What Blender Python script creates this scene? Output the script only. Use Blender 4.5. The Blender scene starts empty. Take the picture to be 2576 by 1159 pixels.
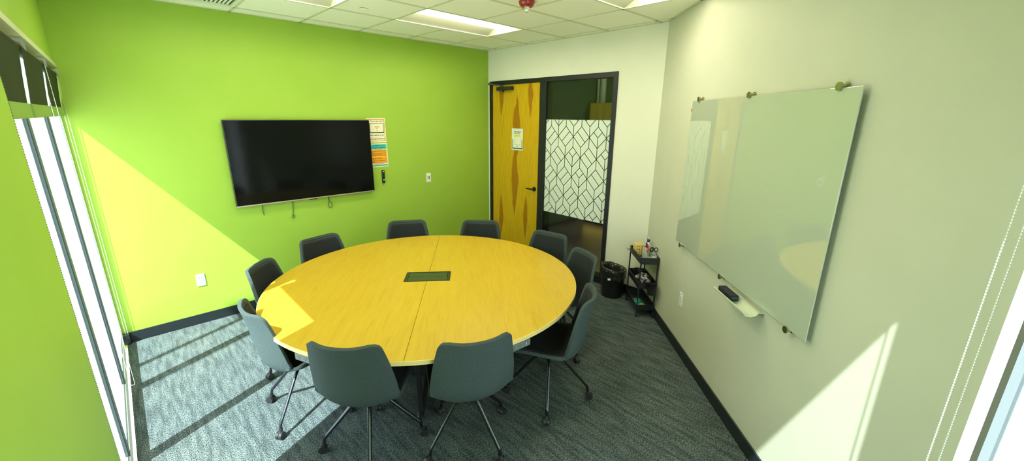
import bpy, bmesh, math, random
from mathutils import Vector, Matrix, Euler
random.seed(7)
sc = bpy.context.scene
COL = sc.collection
PI = math.pi
R = math.radians

# ---------------------------------------------------------------- materials
def mat(name, col, rough=.5, metal=0., spec=.5, coat=0., emis=None, es=0.):
    m = bpy.data.materials.new(name); m.use_nodes = True
    b = m.node_tree.nodes['Principled BSDF']
    b.inputs['Base Color'].default_value = (*col, 1)
    b.inputs['Roughness'].default_value = rough
    b.inputs['Metallic'].default_value = metal
    b.inputs['Specular IOR Level'].default_value = spec
    b.inputs['Coat Weight'].default_value = coat
    if emis:
        b.inputs['Emission Color'].default_value = (*emis, 1)
        b.inputs['Emission Strength'].default_value = es
    return m

def nd(m, t): return m.node_tree.nodes.new(t)
def lk(m, a, b): m.node_tree.links.new(a, b)
def bsdf(m): return m.node_tree.nodes['Principled BSDF']

def noise_col(m, c1, c2, scale, lo=.35, hi=.65, detail=3, stretch=(1, 1, 1), rot=0, bump=0., coords='Object', dist=.002):
    """mix two colours by noise"""
    tc = nd(m, 'ShaderNodeTexCoord'); mp = nd(m, 'ShaderNodeMapping')
    mp.inputs['Scale'].default_value = stretch
    mp.inputs['Rotation'].default_value = (0, 0, rot)
    n = nd(m, 'ShaderNodeTexNoise'); n.inputs['Scale'].default_value = scale; n.inputs['Detail'].default_value = detail
    rp = nd(m, 'ShaderNodeValToRGB')
    rp.color_ramp.elements[0].position = lo; rp.color_ramp.elements[1].position = hi
    rp.color_ramp.elements[0].color = (*c1, 1); rp.color_ramp.elements[1].color = (*c2, 1)
    lk(m, tc.outputs[coords], mp.inputs['Vector']); lk(m, mp.outputs[0], n.inputs['Vector'])
    lk(m, n.outputs['Fac'], rp.inputs['Fac']); lk(m, rp.outputs['Color'], bsdf(m).inputs['Base Color'])
    if bump:
        bp = nd(m, 'ShaderNodeBump'); bp.inputs['Strength'].default_value = bump; bp.inputs['Distance'].default_value = dist
        lk(m, n.outputs['Fac'], bp.inputs['Height']); lk(m, bp.outputs[0], bsdf(m).inputs['Normal'])
    return m

M = {}
M['green'] = noise_col(mat('green_paint', (0, 0, 0), .55, spec=.3), (.312, .500, .052), (.327, .515, .058), 3.0, bump=.05)
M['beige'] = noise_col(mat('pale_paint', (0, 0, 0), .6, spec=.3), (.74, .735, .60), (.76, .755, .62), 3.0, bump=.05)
M['beige_dimmed'] = noise_col(mat('pale_paint_dimmed', (0, 0, 0), .6, spec=.3), (.575, .58, .455), (.595, .60, .47), 3.0, bump=.05)  # same paint as the door wall; dimmer light put into the colour
M['ceil'] = noise_col(mat('ceiling_tile', (0, 0, 0), .9, spec=.1), (.86, .86, .71), (.90, .90, .75), 160., bump=.15)
M['grid'] = mat('ceiling_grid', (.60, .62, .42), .5)
M['black'] = mat('black_trim', (.008, .008, .012), .4)
M['base'] = mat('black_baseboard', (.010, .016, .018), .45)
M['blackmetal'] = mat('black_metal', (.012, .013, .016), .38, metal=.0, spec=.6)
M['legmetal'] = mat('dark_leg_metal', (.07, .08, .095), .2, metal=.9)
M['castor'] = mat('castor_plastic', (.02, .021, .023), .4)
M['silver'] = mat('silver', (.55, .56, .55), .3, metal=.9)
M['brass'] = mat('standoff_metal', (.42, .40, .22), .25, metal=.9)
M['alu'] = mat('window_aluminium', (.82, .85, .85), .45)
M['mulldark'] = mat('mullion_shaded_grey', (.15, .17, .18), .45)  # room side of the front window's mullions, shade put into the colour
M['mull'] = mat('mullion_shaded', (.07, .09, .09), .45)  # room side of the left window's mullions, darkened for the shade there
M['aludark'] = mat('gasket', (.03, .05, .05), .6)
M['plastic'] = mat('white_plastic', (.80, .85, .80), .35)
M['slot'] = mat('slot_dark', (.03, .035, .03), .5)
M['screen'] = mat('screen_glass', (.003, .004, .004), .09, spec=.14)
M['bezel'] = mat('tv_bezel', (.01, .01, .01), .3)
M['shell'] = noise_col(mat('grey_upholstery', (0, 0, 0), .9, spec=.15), (.043, .061, .060), (.064, .090, .088), 260., bump=.25)
M['pad'] = noise_col(mat('charcoal_upholstery', (0, 0, 0), .9, spec=.12), (.018, .021, .022), (.028, .033, .033), 260., bump=.25)
M['piping'] = mat('piping', (.02, .026, .026), .8)
M['tape'] = mat('table_edge', (.78, .62, .24), .4)
M['fabric'] = noise_col(mat('blind_fabric', (0, 0, 0), .9, spec=.1), (.030, .042, .018), (.045, .058, .026), 300.)
M['chainbacklit'] = mat('backlit_chain', (.10, .12, .08), .35, metal=.5)  # same kind of chain seen against the light; its shade is coloured in
M['chain'] = mat('bead_chain', (.62, .66, .55), .3, metal=.3)
M['red'] = mat('red_plastic', (.30, .008, .012), .3, coat=.3)
M['chrome'] = mat('dome', (.75, .78, .66), .12, metal=.6)
M['lens'] = mat('lamp_lens', (.9, .9, .9), .4, emis=(1, .93, .70), es=20.)
M['reflector'] = mat('troffer_reflector', (.42, .43, .32), .5)
M['troffer'] = mat('troffer_white', (.80, .82, .68), .45)
M['paper'] = mat('paper', (.80, .80, .58), .6)
M['paperw'] = mat('paper_white', (.72, .78, .66), .6)
M['orange'] = mat('orange_ink', (.75, .25, .015), .6)
M['orangel'] = mat('light_orange_ink', (.80, .33, .012), .6)
M['yellow'] = mat('yellow_ink', (.85, .55, .01), .6)
M['teal'] = mat('teal_ink', (.03, .50, .50), .6)
M['tealg'] = mat('dark_teal_ink', (.01, .35, .22), .6)
M['ink'] = mat('ink', (.02, .02, .02), .6)
M['inkbrown'] = mat('brown_ink', (.25, .06, .01), .6)
M['inkgreen'] = mat('green_ink', (.03, .12, .03), .6)
M['film'] = mat('window_film', (.66, .72, .62), .6, spec=.2)
M['board'] = mat('glass_board', (.50, .55, .43), .0, spec=.9)
bsdf(M['board']).inputs['Coat Weight'].default_value = 1.; bsdf(M['board']).inputs['Coat Roughness'].default_value = 0.
M['boardedge'] = mat('glass_edge', (.25, .42, .36), .1)
M['bin'] = mat('bin_plastic', (.009, .009, .010), .35)
M['liner'] = noise_col(mat('bin_liner', (0, 0, 0), .22, spec=.6), (.010, .011, .010), (.022, .024, .020), 8., bump=.6, dist=.02)
M['lwood'] = noise_col(mat('pale_wood', (0, 0, 0), .5), (.75, .52, .14), (.88, .66, .22), 30., stretch=(1, 1, 6))
M['dwood'] = noise_col(mat('hall_wood', (0, 0, 0), .5), (.34, .23, .02), (.42, .29, .03), 4., stretch=(3, 3, .4))
M['grey'] = mat('light_grey_plastic', (.50, .56, .48), .5)
M['cyan'] = mat('cyan_paper', (.02, .60, .68), .5)
M['peach'] = mat('scissors_orange', (.55, .16, .05), .4)
M['blue'] = mat('blue_cap', (.01, .02, .20), .4)
M['redcap'] = mat('red_cap', (.60, .01, .02), .4)
M['purple'] = mat('purple_cap', (.10, .01, .12), .4)
M['eraser'] = mat('eraser', (.008, .009, .02), .7)
M['eraserend'] = mat('eraser_felt', (.03, .09, .09), .8)
M['acrylic'] = mat('tray_acrylic', (.62, .66, .50), .15)
M['halldark'] = mat('hall_dark_paint', (.030, .042, .026), .7)
M['hallpipe'] = mat('hall_pipe', (.36, .40, .20), .5)
M['hallfloor'] = noise_col(mat('hall_concrete', (0, 0, 0), .35), (.14, .115, .08), (.22, .185, .13), 1.6, detail=6)
M['pave'] = noise_col(mat('paving', (0, 0, 0), .8), (.50, .53, .52), (.58, .60, .58), 1.2)
M['extwall'] = mat('outer_wall', (.6, .6, .58), .8)

def glass(name, tint=(1, 1, 1), refl=1.0):
    m = bpy.data.materials.new(name); m.use_nodes = True
    nt = m.node_tree; nt.nodes.clear()
    out = nd(m, 'ShaderNodeOutputMaterial'); mx = nd(m, 'ShaderNodeMixShader')
    tr = nd(m, 'ShaderNodeBsdfTransparent'); tr.inputs[0].default_value = (*tint, 1)
    gl = nd(m, 'ShaderNodeBsdfGlossy'); gl.inputs['Roughness'].default_value = 0
    ge = nd(m, 'ShaderNodeNewGeometry'); dt = nd(m, 'ShaderNodeVectorMath'); dt.operation = 'DOT_PRODUCT'
    lk(m, ge.outputs['Normal'], dt.inputs[0]); lk(m, ge.outputs['Incoming'], dt.inputs[1])
    def ma(op, a, b):
        n = nd(m, 'ShaderNodeMath'); n.operation = op
        for i, v in enumerate((a, b)):
            if isinstance(v, (int, float)): n.inputs[i].default_value = v
            elif v is not None: lk(m, v, n.inputs[i])
        return n.outputs[0]
    c_ = ma('ABSOLUTE', dt.outputs['Value'], None)
    f_ = ma('ADD', .03, ma('MULTIPLY', .22 * refl, ma('POWER', ma('SUBTRACT', 1., c_), 5.)))     # Schlick, same from both sides
    lk(m, f_, mx.inputs[0]); lk(m, tr.outputs[0], mx.inputs[1]); lk(m, gl.outputs[0], mx.inputs[2])
    lk(m, mx.outputs[0], out.inputs[0])
    return m
M['glass'] = glass('window_glass', (.97, 1, .99))
M['cleartray'] = glass('clear_acrylic', (.93, .97, .88))

# translucent hem pocket of the blinds
def translucent(name, col, f=.6):
    m = bpy.data.materials.new(name); m.use_nodes = True
    nt = m.node_tree; nt.nodes.clear()
    out = nd(m, 'ShaderNodeOutputMaterial'); mx = nd(m, 'ShaderNodeMixShader'); mx.inputs[0].default_value = f
    d = nd(m, 'ShaderNodeBsdfDiffuse'); d.inputs[0].default_value = (*col, 1)
    t = nd(m, 'ShaderNodeBsdfTranslucent'); t.inputs[0].default_value = (*col, 1)
    lk(m, d.outputs[0], mx.inputs[1]); lk(m, t.outputs[0], mx.inputs[2]); lk(m, mx.outputs[0], out.inputs[0])
    return m
M['hem'] = translucent('blind_hem', (.30, .42, .12), .35)

# carpet: speckled loop pile with streaks along the room's y axis
def carpet():
    m = mat('carpet', (.1, .1, .1), .95, spec=.1)
    tc = nd(m, 'ShaderNodeTexCoord')
    def noise(scale, st, det=2.):
        mp = nd(m, 'ShaderNodeMapping'); mp.inputs['Scale'].default_value = st
        n = nd(m, 'ShaderNodeTexNoise'); n.inputs['Scale'].default_value = scale; n.inputs['Detail'].default_value = det
        lk(m, tc.outputs['Object'], mp.inputs[0]); lk(m, mp.outputs[0], n.inputs['Vector']); return n
    a = noise(135., (1.3, .8, 1), 3.); b = noise(34., (1, .14, 1), 4.); c = noise(1.3, (1, .5, 1), 2.)
    def ramp(n, lo, hi, c1, c2):
        r = nd(m, 'ShaderNodeValToRGB'); r.color_ramp.elements[0].position = lo; r.color_ramp.elements[1].position = hi
        r.color_ramp.elements[0].color = (*c1, 1); r.color_ramp.elements[1].color = (*c2, 1)
        lk(m, n.outputs['Fac'], r.inputs[0]); return r
    ra = ramp(a, .36, .64, (.014, .023, .026), (.178, .206, .204))
    rb = ramp(b, .36, .62, (.60, .62, .62), (1.12, 1.12, 1.1))
    rc = ramp(c, .3, .7, (.85, .92, .95), (1.1, 1.08, 1.0))
    def mul(x, y):
        k = nd(m, 'ShaderNodeMix'); k.data_type = 'RGBA'; k.blend_type = 'MULTIPLY'; k.inputs[0].default_value = 1
        lk(m, x, k.inputs[6]); lk(m, y, k.inputs[7]); return k.outputs[2]
    o = mul(mul(ra.outputs[0], rb.outputs[0]), rc.outputs[0])
    lk(m, o, bsdf(m).inputs['Base Color'])
    bp = nd(m, 'ShaderNodeBump'); bp.inputs['Strength'].default_value = .5; bp.inputs['Distance'].default_value = .004
    lk(m, a.outputs['Fac'], bp.inputs['Height']); lk(m, bp.outputs[0], bsdf(m).inputs['Normal'])
    return m
M['carpet'] = carpet()

# maple table top: grain along local x
def wood_top():
    m = mat('maple_top', (.7, .5, .05), .33, spec=.35)
    tc = nd(m, 'ShaderNodeTexCoord')
    def noise(scale, st, det, dis=0.):
        mp = nd(m, 'ShaderNodeMapping'); mp.inputs['Scale'].default_value = st
        n = nd(m, 'ShaderNodeTexNoise'); n.inputs['Scale'].default_value = scale; n.inputs['Detail'].default_value = det
        n.inputs['Distortion'].default_value = dis
        lk(m, tc.outputs['Object'], mp.inputs[0]); lk(m, mp.outputs[0], n.inputs['Vector']); return n
    a = noise(9., (.35, 3.2, 1), 6., .8); b = noise(60., (.12, 1.6, 1), 3.)
    r = nd(m, 'ShaderNodeValToRGB')
    e = r.color_ramp.elements
    e[0].position = .26; e[0].color = (.52, .330, .022, 1); e[1].position = .70; e[1].color = (.59, .400, .030, 1)
    k = e.new(.46); k.color = (.56, .370, .026, 1)
    lk(m, a.outputs['Fac'], r.inputs[0])
    r2 = nd(m, 'ShaderNodeValToRGB'); r2.color_ramp.elements[0].position = .3; r2.color_ramp.elements[1].position = .5
    r2.color_ramp.elements[0].color = (.93, .92, .9, 1); r2.color_ramp.elements[1].color = (1, 1, 1, 1)
    lk(m, b.outputs['Fac'], r2.inputs[0])
    x = nd(m, 'ShaderNodeMix'); x.data_type = 'RGBA'; x.blend_type = 'MULTIPLY'; x.inputs[0].default_value = 1
    lk(m, r.outputs[0], x.inputs[6]); lk(m, r2.outputs[0], x.inputs[7]); lk(m, x.outputs[2], bsdf(m).inputs['Base Color'])
    return m
M['top'] = wood_top()

# door veneer: golden birch with darker flame figures down the middle (object coords: y across, z up)
def veneer():
    m = mat('birch_veneer', (.6, .4, .02), .4, spec=.3)
    tc = nd(m, 'ShaderNodeTexCoord'); sp = nd(m, 'ShaderNodeSeparateXYZ'); lk(m, tc.outputs['Object'], sp.inputs[0])
    def math_(op, a, b=None):
        n = nd(m, 'ShaderNodeMath'); n.operation = op
        for i, v in enumerate((a, b)):
            if v is None: continue
            if isinstance(v, (int, float)): n.inputs[i].default_value = v
            else: lk(m, v, n.inputs[i])
        return n.outputs[0]
    n1 = nd(m, 'ShaderNodeTexNoise'); n1.inputs['Scale'].default_value = 3.; n1.inputs['Detail'].default_value = 2
    lk(m, tc.outputs['Object'], n1.inputs['Vector'])
    wob = math_('MULTIPLY', math_('SUBTRACT', n1.outputs['Fac'], .5), .10)
    y = math_('ADD', sp.outputs['Y'], wob); z = sp.outputs['Z']
    masks = []
    # (centre y, centre z, half width, half height)
    for (cy, cz, hw, hh) in ((.43, 1.88, .070, .46), (.46, 1.14, .075, .56), (.17, 2.30, .045, .30), (.75, 2.36, .05, .34),
                             (.22, .62, .05, .34), (.76, .55, .05, .36)):
        dy = math_('DIVIDE', math_('ABSOLUTE', math_('SUBTRACT', y, cy)), hw)
        dz = math_('DIVIDE', math_('ABSOLUTE', math_('SUBTRACT', z, cz)), hh)
        s = math_('ADD', dy, math_('POWER', dz, 1.6))
        k = nd(m, 'ShaderNodeMapRange'); lk(m, s, k.inputs[0])
        k.inputs[1].default_value = 1.05; k.inputs[2].default_value = .85; k.inputs[3].default_value = 0; k.inputs[4].default_value = 1
        # rings inside the flame
        rg = math_('ADD', .84, math_('MULTIPLY', .16, math_('SINE', math_('MULTIPLY', s, 26.))))
        masks.append(math_('MULTIPLY', k.outputs[0], rg))
    tot = masks[0]
    for k in masks[1:]: tot = math_('MAXIMUM', tot, k)
    mp = nd(m, 'ShaderNodeMapping'); mp.inputs['Scale'].default_value = (1, 5, .5)
    n2 = nd(m, 'ShaderNodeTexNoise'); n2.inputs['Scale'].default_value = 9.; n2.inputs['Detail'].default_value = 6; n2.inputs['Distortion'].default_value = .5
    lk(m, tc.outputs['Object'], mp.inputs[0]); lk(m, mp.outputs[0], n2.inputs['Vector'])
    r = nd(m, 'ShaderNodeValToRGB'); r.color_ramp.elements[0].position = .3; r.color_ramp.elements[1].position = .6
    r.color_ramp.elements[0].color = (.50, .30, .006, 1); r.color_ramp.elements[1].color = (.60, .385, .010, 1)
    lk(m, n2.outputs['Fac'], r.inputs[0])
    x = nd(m, 'ShaderNodeMix'); x.data_type = 'RGBA'; lk(m, tot, x.inputs[0]); lk(m, r.outputs[0], x.inputs[6])
    x.inputs[7].default_value = (.32, .12, .004, 1)
    lk(m, x.outputs[2], bsdf(m).inputs['Base Color'])
    return m
M['veneer'] = veneer()

# patterned pouch
def pouch():
    m = mat('patterned_pouch', (.1, .1, .1), .6)
    tc = nd(m, 'ShaderNodeTexCoord'); v = nd(m, 'ShaderNodeTexVoronoi'); v.inputs['Scale'].default_value = 62.
    r = nd(m, 'ShaderNodeValToRGB'); r.color_ramp.interpolation = 'CONSTANT'
    e = r.color_ramp.elements
    e[0].position = 0; e[0].color = (.02, .02, .05, 1); e[1].position = .35; e[1].color = (.45, .42, .38, 1)
    for p, c in ((.55, (.02, .02, .02)), (.72, (.30, .16, .36)), (.84, (.62, .66, .03)), (.92, (.03, .03, .10))):
        k = e.new(p); k.color = (*c, 1)
    sp = nd(m, 'ShaderNodeSeparateColor')
    lk(m, tc.outputs['Object'], v.inputs['Vector']); lk(m, v.outputs['Color'], sp.inputs[0]); lk(m, sp.outputs[0], r.inputs[0])
    lk(m, r.outputs[0], bsdf(m).inputs['Base Color'])
    return m
M['pouch'] = pouch()
M['packet'] = noise_col(mat('teal_packet', (0, 0, 0), .35, coat=.4), (.01, .14, .12), (.03, .42, .34), 22., lo=.42, hi=.58)
M['packetlime'] = mat('packet_lime', (.35, .6, .02), .4)

# ---------------------------------------------------------------- mesh builder
class MB:
    def __init__(s): s.v = []; s.f = []; s.mi = []; s.k = 0
    def add(s, vs, fs, T=None):
        o = len(s.v)
        s.v += [tuple(T @ Vector(p)) if T is not None else tuple(p) for p in vs]
        s.f += [tuple(i + o for i in f) for f in fs]; s.mi += [s.k] * len(fs)
        return s
    def box(s, x0, x1, y0, y1, z0, z1, T=None):
        vs = [(x, y, z) for x in (x0, x1) for y in (y0, y1) for z in (z0, z1)]
        return s.add(vs, [(0, 1, 3, 2), (4, 6, 7, 5), (0, 4, 5, 1), (2, 3, 7, 6), (0, 2, 6, 4), (1, 5, 7, 3)], T)
    def cyl(s, p, q, r, n=16, r2=None, cap=True):
        p, q = Vector(p), Vector(q); r2 = r if r2 is None else r2
        d = (q - p).normalized(); a = d.orthogonal().normalized(); b = d.cross(a)
        vs = []
        for c, rr in ((p, r), (q, r2)):
            for i in range(n):
                t = 2 * PI * i / n; vs.append(c + rr * (math.cos(t) * a + math.sin(t) * b))
        fs = [(i, (i + 1) % n, n + (i + 1) % n, n + i) for i in range(n)]
        if cap: fs += [tuple(range(n))[::-1], tuple(range(n, 2 * n))]
        return s.add(vs, fs)
    def tube(s, pts, r, n=10, closed=False, sx=1., sz=1.):
        P = [Vector(p) for p in pts]; N = len(P); vs = []
        up = None
        for i, p in enumerate(P):
            a = P[(i - 1) % N] if (closed or i) else p; b = P[(i + 1) % N] if (closed or i < N - 1) else p
            d = (b - a).normalized()
            if up is None: up = d.orthogonal().normalized()
            up = (up - d * up.dot(d)).normalized(); w = d.cross(up)
            rr = r[i] if isinstance(r, (list, tuple)) else r
            for k in range(n):
                t = 2 * PI * k / n; vs.append(p + rr * (sx * math.cos(t) * up + sz * math.sin(t) * w))
        fs = []
        for i in range(N if closed else N - 1):
            j = (i + 1) % N
            for k in range(n): fs.append((i * n + k, i * n + (k + 1) % n, j * n + (k + 1) % n, j * n + k))
        if not closed: fs += [tuple(range(n))[::-1], tuple(range((N - 1) * n, N * n))]
        return s.add(vs, fs)
    def lathe(s, prof, n=32, T=None, cap=True):
        vs = []; m = len(prof)
        for (r, z) in prof:
            for i in range(n): t = 2 * PI * i / n; vs.append((r * math.cos(t), r * math.sin(t), z))
        fs = [(j * n + i, j * n + (i + 1) % n, (j + 1) * n + (i + 1) % n, (j + 1) * n + i) for j in range(m - 1) for i in range(n)]
        if cap: fs += [tuple(range(n))[::-1], tuple(range((m - 1) * n, m * n))]
        return s.add(vs, fs, T)
    def sphere(s, c, r, n=12, m=8, sc=(1, 1, 1)):
        vs = []
        for j in range(m + 1):
            ph = PI * j / m
            for i in range(n):
                t = 2 * PI * i / n
                vs.append((c[0] + sc[0] * r * math.sin(ph) * math.cos(t), c[1] + sc[1] * r * math.sin(ph) * math.sin(t), c[2] + sc[2] * r * math.cos(ph)))
        fs = [(j * n + i, (j + 1) * n + i, (j + 1) * n + (i + 1) % n, j * n + (i + 1) % n) for j in range(m) for i in range(n)]
        return s.add(vs, fs)
    def prism(s, poly, z0, z1, T=None):
        n = len(poly)
        vs = [(x, y, z0) for x, y in poly] + [(x, y, z1) for x, y in poly]
        fs = [tuple(range(n))[::-1], tuple(range(n, 2 * n))] + [(i, (i + 1) % n, n + (i + 1) % n, n + i) for i in range(n)]
        return s.add(vs, fs, T)
    def build(s, name, mats, parent=None, bevel=0., smooth=False, seg=2, sub=0, loc=None):
        me = bpy.data.meshes.new(name); me.from_pydata(s.v, [], s.f); me.update()
        for mm in (mats if isinstance(mats, (list, tuple)) else [mats]): me.materials.append(mm)
        me.polygons.foreach_set('material_index', s.mi)
        bm = bmesh.new(); bm.from_mesh(me); bmesh.ops.remove_doubles(bm, verts=bm.verts, dist=1e-6)
        bmesh.ops.recalc_face_normals(bm, faces=bm.faces)
        if loc is not None: bmesh.ops.translate(bm, verts=bm.verts, vec=-Vector(loc))
        bm.to_mesh(me); bm.free()
        o = bpy.data.objects.new(name, me); COL.objects.link(o)
        if loc is not None: o.location = loc
        if parent: o.parent = parent
        if bevel:
            b = o.modifiers.new('b', 'BEVEL'); b.width = bevel; b.segments = seg; b.limit_method = 'ANGLE'; b.angle_limit = R(35)
        if sub:
            u = o.modifiers.new('s', 'SUBSURF'); u.levels = sub; u.render_levels = sub
        if smooth:
            me.polygons.foreach_set('use_smooth', [True] * len(me.polygons))
            if smooth == 'auto':
                try:
                    me.set_sharp_from_angle(angle=R(40))
                except Exception: pass
        return o

def tag(o, label=None, cat=None, group=None, kind=None):
    if label: o['label'] = label
    if cat: o['category'] = cat
    if group: o['group'] = group
    if kind: o['kind'] = kind
    return o
def thing(name, loc, rz, label, cat, group=None):
    o = bpy.data.objects.new(name, None); COL.objects.link(o); o.location = loc; o.rotation_euler = (0, 0, rz)
    o.empty_display_size = .1
    return tag(o, label, cat, group)
def struct(o, label=None, cat=None): return tag(o, label, cat, kind='structure')
def copy_tree(o, parent=None):
    c = o.copy(); COL.objects.link(c); c.parent = parent
    for ch in list(o.children): copy_tree(ch, c)
    return c

def text_mesh(body, size, mname, T, parent, name='lettering', align='CENTER', sx=1., depth=.0):
    cu = bpy.data.curves.new(name, 'FONT'); cu.body = body; cu.size = size; cu.align_x = align; cu.align_y = 'CENTER'
    cu.extrude = depth; cu.resolution_u = 2; cu.offset = size * .015
    tmp = bpy.data.objects.new('tmp', cu); COL.objects.link(tmp)
    dg = bpy.context.evaluated_depsgraph_get()
    me = bpy.data.meshes.new_from_object(tmp.evaluated_get(dg))
    bpy.data.objects.remove(tmp); bpy.data.curves.remove(cu)
    me.transform(T @ Matrix.Diagonal((sx, 1, 1, 1)))
    me.materials.clear(); me.materials.append(M[mname])
    o = bpy.data.objects.new(name, me); COL.objects.link(o); o.parent = parent
    return o

def small_print(rows, mname, T, parent):
    """unreadable lines of print: words as short runs of uneven strokes. rows: (x0, x1, y, height)"""
    b = MB()
    for x0, x1, y, h in rows:
        x = x0
        while x < x1 - h:
            wl = random.choice((3, 4, 5, 6, 7, 8)) * h * .55
            e = min(x + wl, x1)
            while x < e:
                u = h * random.uniform(.28, .42); up_ = h * random.choice((.5, .5, .5, .75, .3)); dn = h * random.choice((.4, .4, .4, .65))
                b.add([(x, y - dn, 0), (x + u, y - dn, 0), (x + u, y + up_, 0), (x, y + up_, 0)], [(0, 1, 2, 3)], T); x += u + h * .12
            x += h * .45
    return b.build('small_print', M[mname], parent)

# ---------------------------------------------------------------- room dimensions (metres)
XD, YA, XB, YE, CZ = -.222, 4.809, 4.129, -.235, 2.945
KC = 1.445                       # chamfered wall: x - y = KC*sqrt2
S2 = math.sqrt(2)
PBC = (XB, XB - KC * S2); PCE = (YE + KC * S2, YE)
HD = 2.365                       # window head
ROOM = [(XD, YE), PCE, PBC, (XB, YA), (XD, YA)]
# frame of the chamfered wall: local x = along (towards the door wall), y = out into the room, z up
TC = Matrix.Translation((KC / S2, -KC / S2, 0)) @ Matrix(((1 / S2, -1 / S2, 0, 0), (1 / S2, 1 / S2, 0, 0), (0, 0, 1, 0), (0, 0, 0, 1)))
# frame of the green wall: local x = -world x (so text reads when seen from the room), y = up, z = into the room
TA = Matrix(((1, 0, 0, 0), (0, 0, -1, YA), (0, 1, 0, 0), (0, 0, 0, 1)))
# frame of the door wall : x = along -y world, y = up, z = towards the room (-x)
TB = Matrix(((0, 0, -1, XB), (-1, 0, 0, 0), (0, 1, 0, 0), (0, 0, 0, 1)))

# ---------------------------------------------------------------- shell
mb = MB(); mb.prism([(XD - .03, YE - .03), (PCE[0] + .01, YE - .03), (PBC[0] + .0, PBC[1] - .02), (XB + .06, PBC[1] - .02), (XB + .06, YA + .02), (XD - .03, YA + .02)], -.05, 0)
struct(mb.build('floor', M['carpet']))
mb = MB(); mb.box(-.42, XB + .12, YA, YA + .15, -.05, 3.15)
struct(mb.build('wall_back', M['green']))
mb = MB(); mb.box(XD - .18, XD, YE - .12, 2.085, 0, 3.15); mb.box(XD - .18, XD, 2.085, YA, HD, 3.15)
struct(mb.build('wall_left', M['green']))
DY0, DY1, DZ = 2.612, 4.772, 2.520        # door + sidelight opening
mb = MB(); mb.box(XB, XB + .12, DY1, YA, 0, 3.15); mb.box(XB, XB + .12, PBC[1] - .15, DY0, 0, 3.15); mb.box(XB, XB + .12, DY0, DY1, DZ, 3.15)
struct(mb.build('wall_door_side', M['beige']))
sB = (Vector(PBC) - Vector((KC / S2, -KC / S2))).length; sE = (Vector(PCE) - Vector((KC / S2, -KC / S2))).length
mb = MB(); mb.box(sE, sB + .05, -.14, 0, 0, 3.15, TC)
struct(mb.build('wall_right', M['beige_dimmed']))
mb = MB(); mb.box(XD - .18, PCE[0] + .15, YE - .16, YE, HD, 3.15); mb.box(XD, .12, YE - .16, YE, 0, HD)
struct(mb.build('wall_front', M['beige']))

# ceiling of tiles: room polygon cut on the grid, fixture and vent cells left open
G = .6085
GX = [.98 + G * k for k in range(-3, 7)]; GY = [3.99 + G * k for k in range(-8, 3)]
bm = bmesh.new()
vs = [bm.verts.new((x, y, CZ)) for x, y in ROOM]; bm.faces.new(vs)
for x in GX: bmesh.ops.bisect_plane(bm, geom=bm.verts[:] + bm.edges[:] + bm.faces[:], plane_co=(x, 0, 0), plane_no=(1, 0, 0))
for y in GY: bmesh.ops.bisect_plane(bm, geom=bm.verts[:] + bm.edges[:] + bm.faces[:], plane_co=(0, y, 0), plane_no=(0, 1, 0))
x_ = lambda k: .98 + G * k
y_ = lambda k: 3.99 + G * k
LIGHTS = [(x_(2), y_(-1)), (x_(-1), y_(-1)), (x_(2), y_(-4)), (x_(-1), y_(-4))]
VENT = (x_(-1), y_(0))
dead = []
for f in bm.faces:
    c = f.calc_center_median()
    for (lx, ly) in LIGHTS:
        if lx < c.x < lx + 2 * G and ly < c.y < ly + G: dead.append(f)
    if VENT[0] < c.x < VENT[0] + G and VENT[1] < c.y < VENT[1] + G: dead.append(f)
bmesh.ops.delete(bm, geom=dead, context='FACES')
r = bmesh.ops.extrude_face_region(bm, geom=bm.faces[:])
bmesh.ops.translate(bm, verts=[v for v in r['geom'] if isinstance(v, bmesh.types.BMVert)], vec=(0, 0, .015))
bmesh.ops.recalc_face_normals(bm, faces=bm.faces)
me = bpy.data.meshes.new('ceiling'); bm.to_mesh(me); bm.free(); me.materials.append(M['ceil'])
ceil = bpy.data.objects.new('ceiling', me); COL.objects.link(ceil); struct(ceil)
mb = MB(); mb.box(XD - .2, XB + .1, YE - .2, YA + .1, 3.12, 3.16)
struct(mb.build('ceiling_slab', M['troffer']))

# T-bar grid, clipped to the room
def xr(y):   # room extent in x for a given y
    return XD, (XB if y > PBC[1] else y + KC * S2)
def yr(x):
    return (YE if x < PCE[0] else x - KC * S2), YA
mb = MB()
for x in GX:
    if XD < x < XB - .02:
        a, b = yr(x)
        cuts = sorted(ly for (lx, ly) in LIGHTS if abs(x - lx - G) < .01)      # a lamp spans two cells: no bar through it
        ends = [a] + [q for ly in cuts for q in (ly, ly + G)] + [b]
        segs = [(ends[i], ends[i + 1]) for i in range(0, len(ends), 2)]
        for p0, p1 in segs: mb.box(x - .0115, x + .0115, p0, p1, CZ - .006, CZ + .002)
for y in GY:
    if YE < y < YA - .02:
        a, b = xr(y); mb.box(a, b, y - .0115, y + .0115, CZ - .006, CZ + .002)
# wall angle
mb.box(XD, XB, YA - .02, YA, CZ - .006, CZ); mb.box(XB - .02, XB, PBC[1], YA, CZ - .006, CZ); mb.box(XD, XD + .02, YE, YA, CZ - .006, CZ)
mb.box(sE, sB, 0, .02, CZ - .006, CZ, TC)
struct(mb.build('ceiling_grid', M['grid']))

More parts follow.
